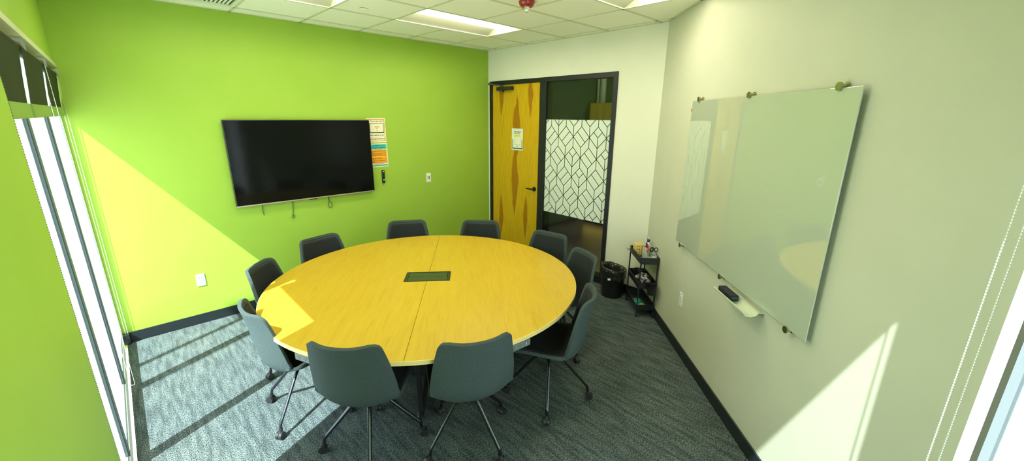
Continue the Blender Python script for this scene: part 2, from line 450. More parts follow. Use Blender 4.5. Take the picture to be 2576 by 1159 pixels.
# baseboards
mb = MB(); mb.box(XD, XB, YA - .012, YA, 0, .10); struct(mb.build('baseboard_back', M['base'], bevel=.003))
mb = MB(); mb.box(XD - .044, XD, YA - .05, YA, 0, .10); struct(mb.build('baseboard_recess', M['base'], bevel=.003))
mb = MB(); mb.box(XB - .012, XB, PBC[1], DY0, 0, .10); mb.box(XB - .012, XB, DY1, YA - .012, 0, .10); struct(mb.build('baseboard_door_side', M['base'], bevel=.003))
mb = MB(); mb.box(sE, sB - .006, 0, .012, 0, .10, TC); struct(mb.build('baseboard_right', M['base'], bevel=.003))
mb = MB(); mb.box(XD, XD + .012, YE, 2.085, 0, .10); struct(mb.build('baseboard_left', M['base'], bevel=.003))

# ---------------------------------------------------------------- windows (storefront frames)
def storefront(name, T, a0, a1, mull, z0=.0, z1=HD, inner=0., glassd=.035, depth=.115, wid=.05, endw=.03, mm_='mull', gasket=True, endw1=.002):
    """T: local x along the wall, y outwards, z up."""
    fr = MB()
    # rails, end posts
    fr.box(a0, a1, inner, inner + depth, z0, .10, T); fr.box(a0, a1, inner, inner + depth, z1 - .05, z1, T)
    for a, e_ in ((a0, endw), (a1 - endw1, endw1)): fr.box(a, a + e_, inner, inner + depth, .10, z1 - .05, T)
    f = fr.build(name, M['alu']); struct(f)
    xs = [a0 + endw] + [k for m_ in mull for k in (m_ - wid / 2, m_ + wid / 2)] + [a1 - endw1]
    for m_ in mull:
        mm = MB(); mm.box(m_ - wid / 2, m_ + wid / 2, inner, inner + glassd + .008, .10, z1 - .05, T); mm.build('mullion', M[mm_], f)  # room-side half, darker colour standing in for shade
        mm = MB(); mm.box(m_ - wid / 2, m_ + wid / 2, inner + glassd + .008, inner + depth, .10, z1 - .05, T); mm.build('mullion_sunlit_half', M['alu'], f)  # outer half of the same mullion, coloured pale to look sunlit
    for i in range(0, len(xs), 2):
        g = MB(); g.box(xs[i], xs[i + 1], inner + glassd, inner + glassd + .006, .10, z1 - .05, T); g.build('glass_pane', M['glass'], f)
        if not gasket: continue
        k = MB(); t = .008
        for (p, q, u, v) in ((xs[i], xs[i] + t, .10 + t, z1 - .05 - t), (xs[i + 1] - t, xs[i + 1], .10 + t, z1 - .05 - t), (xs[i], xs[i + 1], .10, .10 + t), (xs[i], xs[i + 1], z1 - .05 - t, z1 - .05)):
            k.box(p, q, inner + glassd - .006, inner + glassd - .001, u, v, T)
        k.build('gasket', M['aludark'], f)
    return f
# left window wall: local x = world y, local y = -world x
TD = Matrix(((0, -1, 0, XD - .045), (1, 0, 0, 0), (0, 0, 1, 0), (0, 0, 0, 1)))
storefront('window_1', TD, 2.085, YA, [2.945, 3.86], glassd=.012, depth=.10, wid=.045, endw=.008, endw1=.027)
# front window (behind and to the right of the camera): local x = world x, local y = -world y
TE = Matrix(((1, 0, 0, 0), (0, -1, 0, YE - .005), (0, 0, 1, 0), (0, 0, 0, 1)))
storefront('window_2', TE, .12, PCE[0] + .03, [.70, 1.583], glassd=.018, depth=.115, endw=.002, wid=.085, mm_='mulldark', gasket=False)
mb = MB(); mb.box(XD - .045, XD + .004, 2.085, YA, HD - .004, HD + .026)
struct(mb.build('trim_1', M['grid']))      # metal bead along the head of the left window

# ---------------------------------------------------------------- roller blinds
def blind(T, a0, a1, zb, label, side, wavy=0., drop=HD - .02, mr=.035):
    """local x along wall, y outward; chain hangs on the end 'side'"""
    o = tag(bpy.data.objects.new('roller_blind', None), label, 'blind', 'roller blinds pulled up over the windows'); COL.objects.link(o)
    o.matrix_world = T @ Matrix.Translation(((a0 + a1) / 2, 0, drop - .04))
    Ti = Matrix.Translation((-(a0 + a1) / 2, 0, -(drop - .04)))
    b = MB(); b.cyl(Ti @ Vector((a0 + .03, .022, drop - .035)), Ti @ Vector((a1 - mr + .005, .022, drop - .035)), .020, 20); b.build('roller_tube', M['fabric'], o, smooth='auto')
    n, mz = 24, 16; vs = []; fs = []
    zt, zm = drop - .035, zb + .062
    for j in range(mz + 1):
        for i in range(n + 1):
            u = i / n; x = a0 + .035 + (a1 - a0 - .035 - mr) * u; t = j / mz
            x += wavy * math.sin(PI * t) * (1 if u > .5 else -1) * abs(2 * u - 1) ** 6 * -.02
            y = .026 - .022 * (1 - t) + wavy * .004 * math.sin(9 * u) * t
            vs.append(Ti @ Vector((x, y, zt + (zm - zt) * t)))
    for j in range(mz):
        for i in range(n): k = j * (n + 1) + i; fs.append((k, k + 1, k + n + 2, k + n + 1))
    b = MB(); b.add(vs, fs); b.build('fabric', M['fabric'], o, smooth=True)
    b = MB(); b.box(a0 + .034, a1 - mr + .001, .020, .030, zb, zm + .002, Ti); b.build('hem_pocket', M['hem'], o, bevel=.003)
    for a in (a0 + .012, a1 - .018):
        b = MB(); b.prism([(-.012, 0), (.045, 0), (.045, -.006), (.0, -.012), (-.012, -.05)], 0, .003,
                          Ti @ Matrix.Translation((a, 0, drop)) @ Matrix(((0, 0, 1, 0), (1, 0, 0, 0), (0, 1, 0, 0), (0, 0, 0, 1))))
        b.build('bracket', M['silver'], o)
    return o, Ti
def chain(o, Ti, a, z0, z1, y0, y1, mt='chain'):
    b = MB(); step = .009
    n = int((z1 - z0) / step)
    def bead(x, y, z): b.sphere(Ti @ Vector((x, y, z)), .0026, 6, 4)
    for i in range(n + 1):
        z = z0 + .02 + (z1 - z0 - .02) * i / n
        bead(a, y0, z); bead(a, y1, z)
    r_ = abs(y1 - y0) / 2
    for i in range(1, 6): t = PI * i / 6; bead(a, (y0 + y1) / 2 - r_ * math.cos(t), z0 + .02 - r_ * math.sin(t))
    b.cyl(Ti @ Vector((a, y0, z0 + .02)), Ti @ Vector((a, y0, z1)), .0009, 4); b.cyl(Ti @ Vector((a, y1, z0 + .02)), Ti @ Vector((a, y1, z1)), .0009, 4)
    return b.build('bead_chain', M[mt], o)
TDB = Matrix(((0, -1, 0, XD - .004), (1, 0, 0, 0), (0, 0, 1, 0), (0, 0, 0, 1)))
TEB = Matrix(((1, 0, 0, 0), (0, -1, 0, YE + .022), (0, 0, 1, 0), (0, 0, 0, 1)))
specs = [(TDB, 2.09, 2.94, 2.005, 'dark roller blind on the window wall nearest the green pier, chain beside it', 1.0, 2.105, -.002, .016),
         (TDB, 2.95, 3.85, 2.005, 'dark roller blind in the middle of the three on the side window', .6, 3.835, -.006, .016),
         (TDB, 3.87, 4.80, 2.005, 'dark roller blind of the side window touching the long green wall', .4, 4.787, .004, .020)]
for T, a0, a1, zb, lab, wv, ca, cy0, cy1 in specs:
    o, Ti = blind(T, a0, a1, zb, lab, 1, wv, mr=.035 if a1 < 4.7 else -.004)
    chain(o, Ti, ca, .06, HD - .05, cy0, cy1, 'chainbacklit' if ca < 2.2 else 'chain')
o, Ti = blind(TEB, .72, 1.77, 2.005, 'roller blind of the window beside the whiteboard wall, white bead chain hanging', 1)
chain(o, Ti, 1.675, .25, HD - .05, -.045, -.022)

# ---------------------------------------------------------------- door, sidelight
FX0, FX1 = XB - .012, XB + .125
mb = MB()
mb.box(FX0, FX1, DY1 - .055, DY1, 0, 2.467); mb.box(FX0, FX1, DY0, DY1, 2.467, DZ)
mb.box(FX0, FX1, DY0, DY0 + .055, 0, 2.467); mb.box(FX0, FX1, 3.655, 3.770, 0, 2.467); mb.box(FX0, FX1, DY0 + .055, 3.655, 0, .085)
struct(mb.build('trim_2', M['black'], bevel=.002))
door = bpy.data.objects.new('door_1', None); COL.objects.link(door); door.location = (XB + .002, 3.775, 0)
struct(door, 'golden birch veneer door leaf in a black frame', 'door')
TL = Matrix.Translation((-(XB + .002), -3.775, 0))
mb = MB(); mb.box(XB + .002, XB + .046, 3.775, 4.712, .01, 2.464, TL); mb.build('door_leaf', M['veneer'], door, bevel=.002)
mb = MB()
mb.cyl(TL @ Vector((XB + .002, 3.835, 1.055)), TL @ Vector((XB - .010, 3.835, 1.055)), .032, 28)
mb.cyl(TL @ Vector((XB - .010, 3.835, 1.055)), TL @ Vector((XB - .045, 3.835, 1.055)), .012, 16)
mb.tube([TL @ Vector(p) for p in ((XB - .045, 3.825, 1.055), (XB - .050, 3.85, 1.055), (XB - .050, 3.90, 1.056), (XB - .048, 3.955, 1.058))], [.011, .011, .010, .008], 10)
mb.build('lever_handle', M['blackmetal'], door, smooth='auto')
for z in (2.30, 1.70, .95, .25):
    mb = MB(); mb.cyl(TL @ Vector((XB - .008, 4.715, z - .055)), TL @ Vector((XB - .008, 4.715, z + .055)), .007, 10); mb.build('hinge', M['blackmetal'], door)
mb = MB(); mb.box(XB - .055, XB + .002, 4.27, 4.575, 2.385, 2.435, TL); c1 = mb.build('door_closer', M['blackmetal'], door, bevel=.006)
mb = MB(); mb.tube([TL @ Vector(p) for p in ((XB - .03, 4.47, 2.44), (XB - .05, 4.47, 2.455), (XB - .18, 4.60, 2.47), (XB - .03, 4.70, 2.50))], .009, 8, sx=1.4)
mb.cyl(TL @ Vector((XB - .03, 4.47, 2.365)), TL @ Vector((XB - .03, 4.47, 2.45)), .018, 16)
mb.build('closer_arm', M['blackmetal'], c1)

# door notice (QR code left out)
t = thing('door_notice', (XB - .002, 4.075, 1.57), 0, 'small white notice with a dark lower border taped on the wooden door', 'notice')
mb = MB(); mb.box(-.0015, 0, 0, .222, 0, .300); mb.build('sheet', M['paperw'], t)
mb = MB(); mb.box(-.0025, -.0015, .012, .020, .032, .150); mb.box(-.0025, -.0015, .202, .210, .032, .150); mb.box(-.0025, -.0015, .012, .210, .018, .032)
mb.build('border', M['ink'], t)
mb = MB(); mb.box(-.0022, -.0015, .048, .170, .078, .215); mb.build('panel', [M['yellow']], t)
mb = MB(); mb.box(-.003, -.0022, .055, .163, .085, .190); mb.build('blank_panel', M['paper'], t)
TN = Matrix(((0, 0, -1, -.0028), (-1, 0, 0, .111), (0, 1, 0, .0), (0, 0, 0, 1)))
small_print([(-.066, .066, .254, .014), (-.064, .06, .231, .007), (-.02, .02, .054, .008)], 'inkgreen', TN, t)

# sidelight glass and patterned film
mb = MB(); mb.box(XB + .004, XB + .010, DY0 + .055, 3.655, .085, 2.467)
side = mb.build('window_3', M['glass']); struct(side, 'glass sidelight beside the door with patterned white film', 'window')
FY0, FY1, FZ0, FZ1 = 2.668, 3.650, .775, 2.000
def film_pattern():
    W, h = .2415, .1255; L = []
    yA, zA = 3.439, 1.797
    kinds = {0: '//\\Y', 1: '\\Y\\Y', 2: '//Y\\', 3: '\\/\\Y', 4: '//\\Y', -1: 'Y\\/\\'}
    for j in range(-1, 6):
        z = zA - 2 * h * j; off = (W / 2) * (j % 2)
        for i in range(-2, 6):
            yn = yA + W - off - W * i + (W if False else 0)       # node
            yc = yn - W / 2                                         # diamond centre
            n1, n2, tp, bt = (yn, z), (yn - W, z), (yc, z + h), (yc, z - h)
            L += [(n1, tp), (tp, n2), (n2, bt), (bt, n1)]
            L += [(bt, (yc, z - 2 * h)), ((yn, z), (yn, z - h))]
            k = kinds.get(j, '/\\Y/')[i % 4]
            # photo's left is larger y
            if k == '/': L.append((((tp[0] + n2[0]) / 2, z + h / 2), ((bt[0] + n1[0]) / 2, z - h / 2)))
            elif k == '\\': L.append((((tp[0] + n1[0]) / 2, z + h / 2), ((bt[0] + n2[0]) / 2, z - h / 2)))
            else:
                L += [(((tp[0] + n1[0]) / 2, z + h / 2), (yc, z)), (((tp[0] + n2[0]) / 2, z + h / 2), (yc, z)), ((yc, z), bt)]
    return L
def clip(p, q, y0, y1, z0, z1):
    t0, t1 = 0., 1.; dy, dz = q[0] - p[0], q[1] - p[1]
    for d, a, lo, hi in ((dy, p[0], y0, y1), (dz, p[1], z0, z1)):
        if abs(d) < 1e-9:
            if a < lo or a > hi: return None
        else:
            a0, a1 = (lo - a) / d, (hi - a) / d
            if a0 > a1: a0, a1 = a1, a0
            t0, t1 = max(t0, a0), min(t1, a1)
    if t0 >= t1: return None
    return (p[0] + dy * t0, p[1] + dz * t0), (p[0] + dy * t1, p[1] + dz * t1)
mb = MB(); mb.box(XB + .0032, XB + .0040, FY0, FY1, FZ0, FZ1); mb.k = 1
for p, q in film_pattern():
    c = clip(p, q, FY0, FY1, FZ0, FZ1)
    if not c: continue
    (ay, az), (by, bz) = c; d = Vector((by - ay, bz - az)); l = d.length
    if l < .004: continue
    d /= l; nx, nz = -d.y * .0042, d.x * .0042
    mb.add([(XB + .0026, ay + nx, az + nz), (XB + .0026, ay - nx, az - nz), (XB + .0026, by - nx, bz - nz), (XB + .0026, by + nx, bz + nz)], [(0, 1, 2, 3)])
mb.build('patterned_film', [M['film'], M['black']], side)

# hall beyond the glass
mb = MB(); mb.box(XB + .06, 12., -1.0, 8.0, -.06, -.002); struct(mb.build('floor_hall', M['hallfloor']))
mb = MB(); mb.box(XB + .12, 12., 4.93, 5.1, 0, 3.6); struct(mb.build('wall_hall_side', M['halldark']))
mb = MB(); mb.box(9.0, 9.15, -1, 8.0, 0, 3.6); struct(mb.build('wall_hall_end', M['halldark']))
mb = MB(); mb.box(XB + .3, 9.0, -.7, -.5, 0, 3.6); struct(mb.build('wall_hall_near', M['halldark']))
mb = MB(); mb.box(XB + .12, 12., -1, 8.0, 3.3, 3.4); struct(mb.build('ceiling_hall', M['halldark']))
mb = MB(); mb.box(XB + .12, 9., 4.90, 4.905, .0, .001); 
t = thing('wood_cabinet', (6.6, 4.10, 0), 0, 'yellow wood cabinet out in the hall, seen through the top of the sidelight', 'cabinet')
mb = MB(); mb.box(0, .3, 0, .64, .05, 2.29); mb.build('body', M['dwood'], t, bevel=.004)
mb = MB(); mb.box(-.02, 0, .008, .632, .08, 2.27); mb.build('door', M['dwood'], t, bevel=.003)
mb = MB(); mb.box(.02, .28, .02, .62, 0, .05); mb.build('plinth', M['black'], t)
t = thing('hall_column', (7.0, 4.85, 0), 0, 'pale fluted column behind the wood cabinet in the hall', 'column')
mb = MB(); mb.cyl((0, 0, 0), (0, 0, 3.3), .035, 20); mb.build('pipe', M['hallpipe'], t, smooth='auto')
mb = MB(); mb.cyl((.0, -.10, 0), (.0, -.10, 3.3), .06, 20); mb.build('pipe', M['hallpipe'], t, smooth='auto')
t = thing('hall_fill_lamp', (6.2, 2.4, 3.24), 0, 'unseen ceiling lamp added to light the hall', 'lamp')  # out of view, added to brighten the hall
mb = MB(); mb.box(-.6, .6, -.12, .12, 0, .06); mb.build('housing', M['troffer'], t)
mb = MB(); mb.box(-.58, .58, -.10, .10, -.006, 0); mb.build('diffuser', mat('hall_fill_lens', (.9, .9, .9), .4, emis=(1, .9, .65), es=9), t)

# ---------------------------------------------------------------- television
t = thing('television', (1.49, YA, 1.13), 0, 'large wall-mounted television, switched off, on the green wall', 'television')
w, h = 1.455, .848
mb = MB(); mb.box(-w / 2 + .0, w / 2, -.056, -.022, 0, h); mb.build('housing', M['bezel'], t, bevel=.004)
mb = MB(); mb.box(-w / 2 + .007, w / 2 - .007, -.0575, -.056, .014, h - .007); mb.build('screen', M['screen'], t)
mb = MB(); mb.box(-w / 2, w / 2, -.059, -.050, -.001, .010); mb.build('bottom_bezel', M['silver'], t, bevel=.001)
mb = MB(); mb.box(-.042, .042, -.058, -.045, -.012, -.001); mb.build('sensor_bar', M['bezel'], t, bevel=.002)
mb = MB(); mb.box(-.25, .25, -.022, 0, .2, .65); mb.build('wall_mount', M['blackmetal'], t)
def cable(name, pts, lab, r=.0035):
    o = thing(name, (pts[0][0], YA - .012, pts[0][1]), 0, lab, 'cable', 'cables hanging under the television')
    b = MB(); b.tube([(x - pts[0][0], 0.002 * math.sin(i), z - pts[0][1]) for i, (x, z) in enumerate(pts)], r, 8); b.build('cord', M['inkgreen'], o, smooth=True)
    return o
cable('cable', [(.992, 1.17), (.994, 1.10), (.990, 1.06), (.996, 1.015), (.998, 1.005)], 'short straight cable end below the left part of the television')
loop = [(1.283, 1.17), (1.284, 1.08), (1.281, 1.02), (1.272, .965)] + [(1.274 + .012 * math.cos(a), .948 + .016 * math.sin(a)) for a in [R(100 + 36 * k) for k in range(11)]]
cable('cable', loop, 'longest dangling cable with a small loop at its end, under the television')
loop = [(1.668, 1.17), (1.667, 1.10), (1.672, 1.07)] + [(1.679 + .021 * math.sin(a), 1.025 - .038 * math.cos(a) * (1 if math.cos(a) > 0 else 1.1)) for a in [R(200 + 32 * k) for k in range(11)]] + [(1.674, 1.07), (1.672, 1.17)]
cable('cable', loop, 'teardrop loop of cable hanging under the television near its logo')

# ---------------------------------------------------------------- posters, remote, plates on the green wall
def poster_frame(name, x0, x1, z0, z1, lab):
    return thing(name, ((x0 + x1) / 2, YA, z0), 0, lab, 'poster')
TP = lambda x, z, d=.002: Matrix(((1, 0, 0, x), (0, 0, -1, -d), (0, 1, 0, z), (0, 0, 0, 1)))
t = poster_frame('poster', 2.205, 2.448, 1.712, 1.998, 'upper poster beside the television: orange border, laptop with wireless arcs')
mb = MB(); mb.box(-.12, .12, -.0015, 0, 0, .286); mb.build('sheet', M['paper'], t)
mb = MB(); a, b, c, d = -.112, .110, .012, .276
for q in ((a, b, c, c + .008), (a, b, d - .008, d), (a, a + .008, c + .008, d - .008), (b - .008, b, c + .008, d - .008)): mb.box(q[0], q[1], -.0022, -.0015, q[2], q[3])
mb.build('border', M['orange'], t)
text_mesh('Want to get online?', .021, 'ink', TP(.01, .252, .0022), t)
small_print([(-.085, .092, .085, .011), (-.085, .10, .040, .011)], 'ink', TP(0, 0, .0022), t)
small_print([(-.07, .08, .062, .005)], 'orange', TP(0, 0, .0022), t)
mb = MB()
for q in ((-.085, .097, .222, .227), (-.085, .097, .112, .122), (-.085, -.080, .122, .222), (.092, .097, .122, .222)): mb.box(q[0], q[1], -.0022, -.0015, q[2], q[3])
mb.build('laptop_drawing', M['ink'], t)
mb = MB()
for rr in (.014, .027, .040):
    for k in range(12):
        a0, a1 = R(48 + 7 * k), R(48 + 7 * (k + 1))
        v = [(.008 + (rr + dd) * math.cos(a), -.0024, .150 + (rr + dd) * math.sin(a)) for a, dd in ((a0, 0), (a1, 0), (a1, .006), (a0, .006))]
        mb.add(v, [(0, 1, 2, 3)])
mb.add([(.008 + .006 * math.cos(2 * PI * k / 12), -.0024, .143 + .006 * math.sin(2 * PI * k / 12)) for k in range(12)], [tuple(range(12))])
mb.build('wireless_arcs', M['orange'], t)

t = poster_frame('poster', 2.215, 2.452, 1.412, 1.698, 'lower poster beside the television: teal heading over orange text blocks')
mb = MB(); mb.box(-.117, .117, -.0015, 0, 0, .286); mb.build('sheet', M['paperw'], t)
for nm, mt, z0, z1, x0, x1 in (('heading_block', 'teal', .218, .276, -.108, .108), ('title_band', 'yellow', .202, .216, -.108, .108), ('text_block', 'orangel', .132, .202, -.108, .105),
                       ('middle_band', 'yellow', .120, .132, -.108, .108), ('text_block', 'orangel', .046, .120, -.105, .108), ('footer_band', 'tealg', .012, .026, -.108, .108)):
    mb = MB(); mb.box(x0, x1, -.0022, -.0015, z0, z1); mb.build(nm, M[mt], t)
text_mesh('CONNECT TO', .022, 'ink', TP(0, .262, .0025), t)
text_mesh('SCREEN SHARING', .022, 'ink', TP(0, .236, .0025), t)
small_print([(-.05, .045, .209, .006), (-.100, .098, .194, .007), (-.100, -.06, .180, .005), (-.100, .090, .167, .006), (-.100, .04, .152, .006), (-.100, .098, .140, .007),
             (-.100, .05, .106, .008), (-.100, -.045, .090, .007), (-.100, .075, .076, .007), (-.100, -.06, .058, .008)], 'inkbrown', TP(0, 0, .0026), t)
small_print([(-.065, .06, .036, .007)], 'ink', TP(0, 0, .0026), t)

t = thing('remote_control', (2.366, YA, 1.205), 0, 'slim black remote control mounted on the green wall under the posters', 'remote')
mb = MB(); mb.box(-.018, .018, -.018, 0, 0, .165); mb.build('body', M['bezel'], t, bevel=.005)
mb = MB(); mb.cyl((0, -.018, .148), (0, -.0195, .148), .006, 12); mb.build('button', M['plastic'], t)
mb = MB(); mb.box(-.008, .012, -.0195, -.018, .040, .048); mb.build('button', M['plastic'], t)

t = thing('light_switch', (3.031, YA, 1.153), 0, 'white light switch plate on the green wall near the door', 'switch')
mb = MB(); mb.box(-.036, .036, -.006, 0, 0, .122); mb.build('plate', M['plastic'], t, bevel=.003)
mb = MB(); mb.box(-.017, .017, -.0095, -.006, .028, .094); mb.build('rocker', M['plastic'], t, bevel=.002)
mb = MB(); mb.box(-.004, .010, -.0102, -.0095, .040, .082); mb.box(-.020, -.018, -.0065, -.006, .028, .094); mb.build('marking', M['slot'], t)

def outlet(T, lab, w=.036, h=.124):
    o = bpy.data.objects.new('wall_outlet', None); COL.objects.link(o); o.matrix_world = T; tag(o, lab, 'outlet')
    # local x along, y out of wall (towards the room = -y), z up
    b = MB(); b.box(-w, w, -.006, 0, 0, h); b.build('plate', M['plastic'], o, bevel=.003)
    b = MB(); b.box(-.017, .017, -.009, -.006, .026, h - .026); b.build('socket', M['plastic'], o, bevel=.002)
    b = MB()
    for zc in (.045, .082):
        b.box(-.008, -.005, -.0095, -.009, zc, zc + .009); b.box(.005, .008, -.0095, -.009, zc, zc + .009); b.cyl((0, -.009, zc - .006), (0, -.0095, zc - .006), .0025, 8)
    b.build('slots', M['slot'], o); return o
outlet(Matrix.Translation((.367, YA, .387)), 'white power outlet low on the sunlit green wall')
outlet(TC @ Matrix.Translation((3.31, 0, .425)) @ Matrix.Rotation(PI, 4, 'Z'), 'white power outlet low on the pale wall beneath the glass whiteboard')

# ---------------------------------------------------------------- glass whiteboard on the chamfered wall
kS = .982
t = bpy.data.objects.new('glass_whiteboard', None); COL.objects.link(t); t.matrix_world = TC @ Matrix.Translation((0, 0, 0))
tag(t, 'large frosted green glass whiteboard held by metal standoffs on the pale wall', 'whiteboard')
mb = MB(); mb.box(1.797, 3.515, .026, .032, .974, 2.166); mb.build('glass_panel', M['board'], t, bevel=.0012)
for s, z in ((3.393, 2.176), (2.660, 2.172), (1.924, 2.172), (3.400, .964), (2.667, .966), (1.936, .966)):
    mb = MB(); mb.cyl((s, 0, z), (s, .040, z), .011, 16); mb.cyl((s, .033, z), (s, .042, z), .019, 20); mb.cyl((s, 0, z), (s, .008, z), .017, 20)
    mb.build('standoff', M['brass'], t, smooth='auto')
mb = MB(); mb.box(3.512, 3.522, .0, .034, 2.085, 2.103); mb.build('side_clip', M['brass'], t)
t = bpy.data.objects.new('marker_tray', None); COL.objects.link(t); t.matrix_world = TC @ Matrix.Translation((2.37, .0, .915))
tag(t, 'small clear acrylic marker tray under the glass whiteboard', 'tray')
mb = MB(); n = 10
pr = [(.034 + .045 * (1 - math.cos(PI * k / n)) , -.030 * math.sin(PI * k / n) + .022) for k in range(n + 1)]
pin = [(y + (.003 if k < n / 2 else -.003), z + .003) for k, (y, z) in enumerate(pr)][::-1]
L = pr + pin
mb.prism([(y, z) for y, z in L], -.19, .19, Matrix(((0, 0, 1, 0), (1, 0, 0, 0), (0, 1, 0, 0), (0, 0, 0, 1))))
mb.build('trough', M['acrylic'], t)
mb = MB(); mb.box(-.19, .19, .0, .036, .016, .022); mb.build('mount_lip', M['acrylic'], t)
t = bpy.data.objects.new('board_eraser', None); COL.objects.link(t); t.matrix_world = TC @ Matrix.Translation((2.452, .079, .912))
tag(t, 'black board eraser resting in the marker tray', 'eraser')
mb = MB(); mb.box(-.085, .085, -.026, .026, .010, .046); mb.build('body', M['eraser'], t, bevel=.006)
mb = MB(); mb.box(-.0865, -.085, -.018, .018, .020, .038); mb.build('end_label', M['eraserend'], t)

# ---------------------------------------------------------------- ceiling fittings
first = None
labs = ['recessed ceiling light nearest the door wall and the green wall, fully in view', 'recessed ceiling light over the television end, mostly cut by the frame',
        'recessed ceiling light nearest the whiteboard wall, only its end in view', 'recessed ceiling light above the window corner of the room']
for (lx, ly), lab in zip(LIGHTS, labs):
    if first is None:
        t = thing('ceiling_light', (lx, ly, CZ), 0, lab, 'ceiling light', 'recessed ceiling lights')
        L_, W_, D_ = 2 * G, G, .085
        b = MB(); e = .0
        # sloping wings, open below
        v = [(0, 0, 0), (L_, 0, 0), (L_, W_, 0), (0, W_, 0), (.02, .20, D_), (L_ - .02, .20, D_), (L_ - .02, W_ - .20, D_), (.02, W_ - .20, D_)]
        b.add(v, [(0, 1, 5, 4), (3, 7, 6, 2), (0, 4, 7, 3), (1, 2, 6, 5), (4, 5, 6, 7)])
        b.build('reflector', M['reflector'], t)
        b = MB()
        n = 12; prof = [(.165 + .2785 * k / n, D_ - .002 - .060 * math.sin(PI * k / n)) for k in range(n + 1)]
        vs = []; 
        for x in (.03, .10, L_ - .10, L_ - .03):
            f = 1 if .05 < x < L_ - .05 else .35
            for (y, z) in prof: vs.append((x, y, D_ - (D_ - z) * f))
        fs = [(j * (n + 1) + k, j * (n + 1) + k + 1, (j + 1) * (n + 1) + k + 1, (j + 1) * (n + 1) + k) for j in range(3) for k in range(n)]
        b.add(vs, fs); b.build('lens', M['lens'], t, smooth=True)
        first = t
    else:
        t = copy_tree(first); t.location = (lx, ly, CZ); t['label'] = lab

t = thing('ceiling_vent', (VENT[0], VENT[1], CZ), 0, 'white slatted air grille in the ceiling above the green wall', 'vent')
mb = MB()
mb.box(.012, G - .012, .012, .04, -.008, .004); mb.box(.012, G - .012, G - .04, G - .012, -.008, .004); mb.box(.012, .04, .04, G - .04, -.008, .004); mb.box(G - .04, G - .012, .04, G - .04, -.008, .004)
mb.build('frame', M['troffer'], t)
for k in range(18):
    x = .055 + k * .029
    b = MB(); b.box(-.0065, .0065, .04, G - .04, -.001, .001, Matrix.Translation((x, 0, .006)) @ Matrix.Rotation(R(35), 4, 'Y')); b.build('slat', M['troffer'], t)
mb = MB(); mb.box(.012, G - .012, .012, G - .012, .05, .06); mb.build('duct_box', M['black'], t)

t = thing('fire_alarm_strobe', (2.655, 2.60, CZ), 0, 'round red fire alarm with a clear dome on the ceiling', 'alarm')
mb = MB(); mb.lathe([(.001, -.045), (.045, -.044), (.060, -.030), (.068, -.006), (.068, 0)], 32); mb.build('base', M['red'], t, smooth='auto')
mb = MB(); mb.lathe([(.001, -.088), (.012, -.085), (.020, -.074), (.023, -.058), (.023, -.044)], 24); mb.build('dome', M['chrome'], t, smooth='auto')
t = thing('sprinkler_cover', (1.812, 3.81, CZ), 0, 'small round concealed sprinkler cover in the ceiling', 'sprinkler')
mb = MB(); mb.lathe([(.001, -.007), (.036, -.007), (.040, -.004)], 28); mb.build('cover_plate', M['ceil'], t, smooth='auto')
mb = MB(); mb.lathe([(.034, -.004), (.034, .0)], 28); mb.build('collar', M['slot'], t)

# ---------------------------------------------------------------- round table
TX, TY, TR = 1.683, 2.750, 1.222
t = thing('round_table', (TX, TY, 0), R(51.3), 'large round yellow wood conference table in the middle of the room', 'table')
N = 128; hw, hl = .102, .185   # grommet hole half sizes (x = along grain, y across)
mb = MB()
# each half of the top is a ring sector with the seam along local x; the hatch opening is left clear
def half_top(sgn):
    b = MB(); g = .0010
    outer = [(TR * math.cos(PI * k / 64), TR * math.sin(PI * k / 64)) for k in range(65)]
    poly = [(x, max(y, g)) for x, y in outer] + [(-hw, g), (-hw, hl), (hw, hl), (hw, g)]
    poly = [(x, sgn * y) for x, y in poly]
    b.prism(poly, .712, .740); return b
half_top(1).build('tabletop_half', M['top'], t, bevel=.0015)
half_top(-1).build('tabletop_half', M['top'], t, bevel=.0015)
b = MB(); n = 128; vs = []
for (r_, z) in ((TR + .0002, .7115), (TR + .0025, .7125), (TR + .0025, .7385), (TR + .0002, .7396)):
    for k in range(n): vs.append((r_ * math.cos(2 * PI * k / n), r_ * math.sin(2 * PI * k / n), z))
b.add(vs, [(j * n + k, j * n + (k + 1) % n, (j + 1) * n + (k + 1) % n, (j + 1) * n + k) for j in range(3) for k in range(n)])
b.build('edge_band', M['tape'], t, smooth='auto')
b = MB(); q = .010
for (x0, x1, y0, y1) in ((-hw, hw, -hl, -hl + q), (-hw, hw, hl - q, hl), (-hw, -hw + q, -hl + q, hl - q), (hw - q, hw, -hl + q, hl - q)): b.box(x0, x1, y0, y1, .66, .7425)
b.build('hatch_frame', M['blackmetal'], t)
b = MB(); b.box(-hw, hw, -hl, hl, .655, .660); b.build('hatch_box', M['black'], t)
M['flap'] = mat('hatch_flap', (.06, .085, .035), .3, metal=.4)
for x0, x1 in ((-hw + .012, -.003), (.003, hw - .012)):
    b = MB(); b.box(x0, x1, -hl + .026, hl - .026, .737, .7405); b.build('hatch_flap', M['flap'], t, bevel=.001)
for y0, y1 in ((-hl + .011, -hl + .022), (hl - .022, hl - .011)):
    b = MB(); b.box(-hw + .011, hw - .011, y0, y1, .737, .7405); b.build('hatch_end_strip', M['flap'], t)
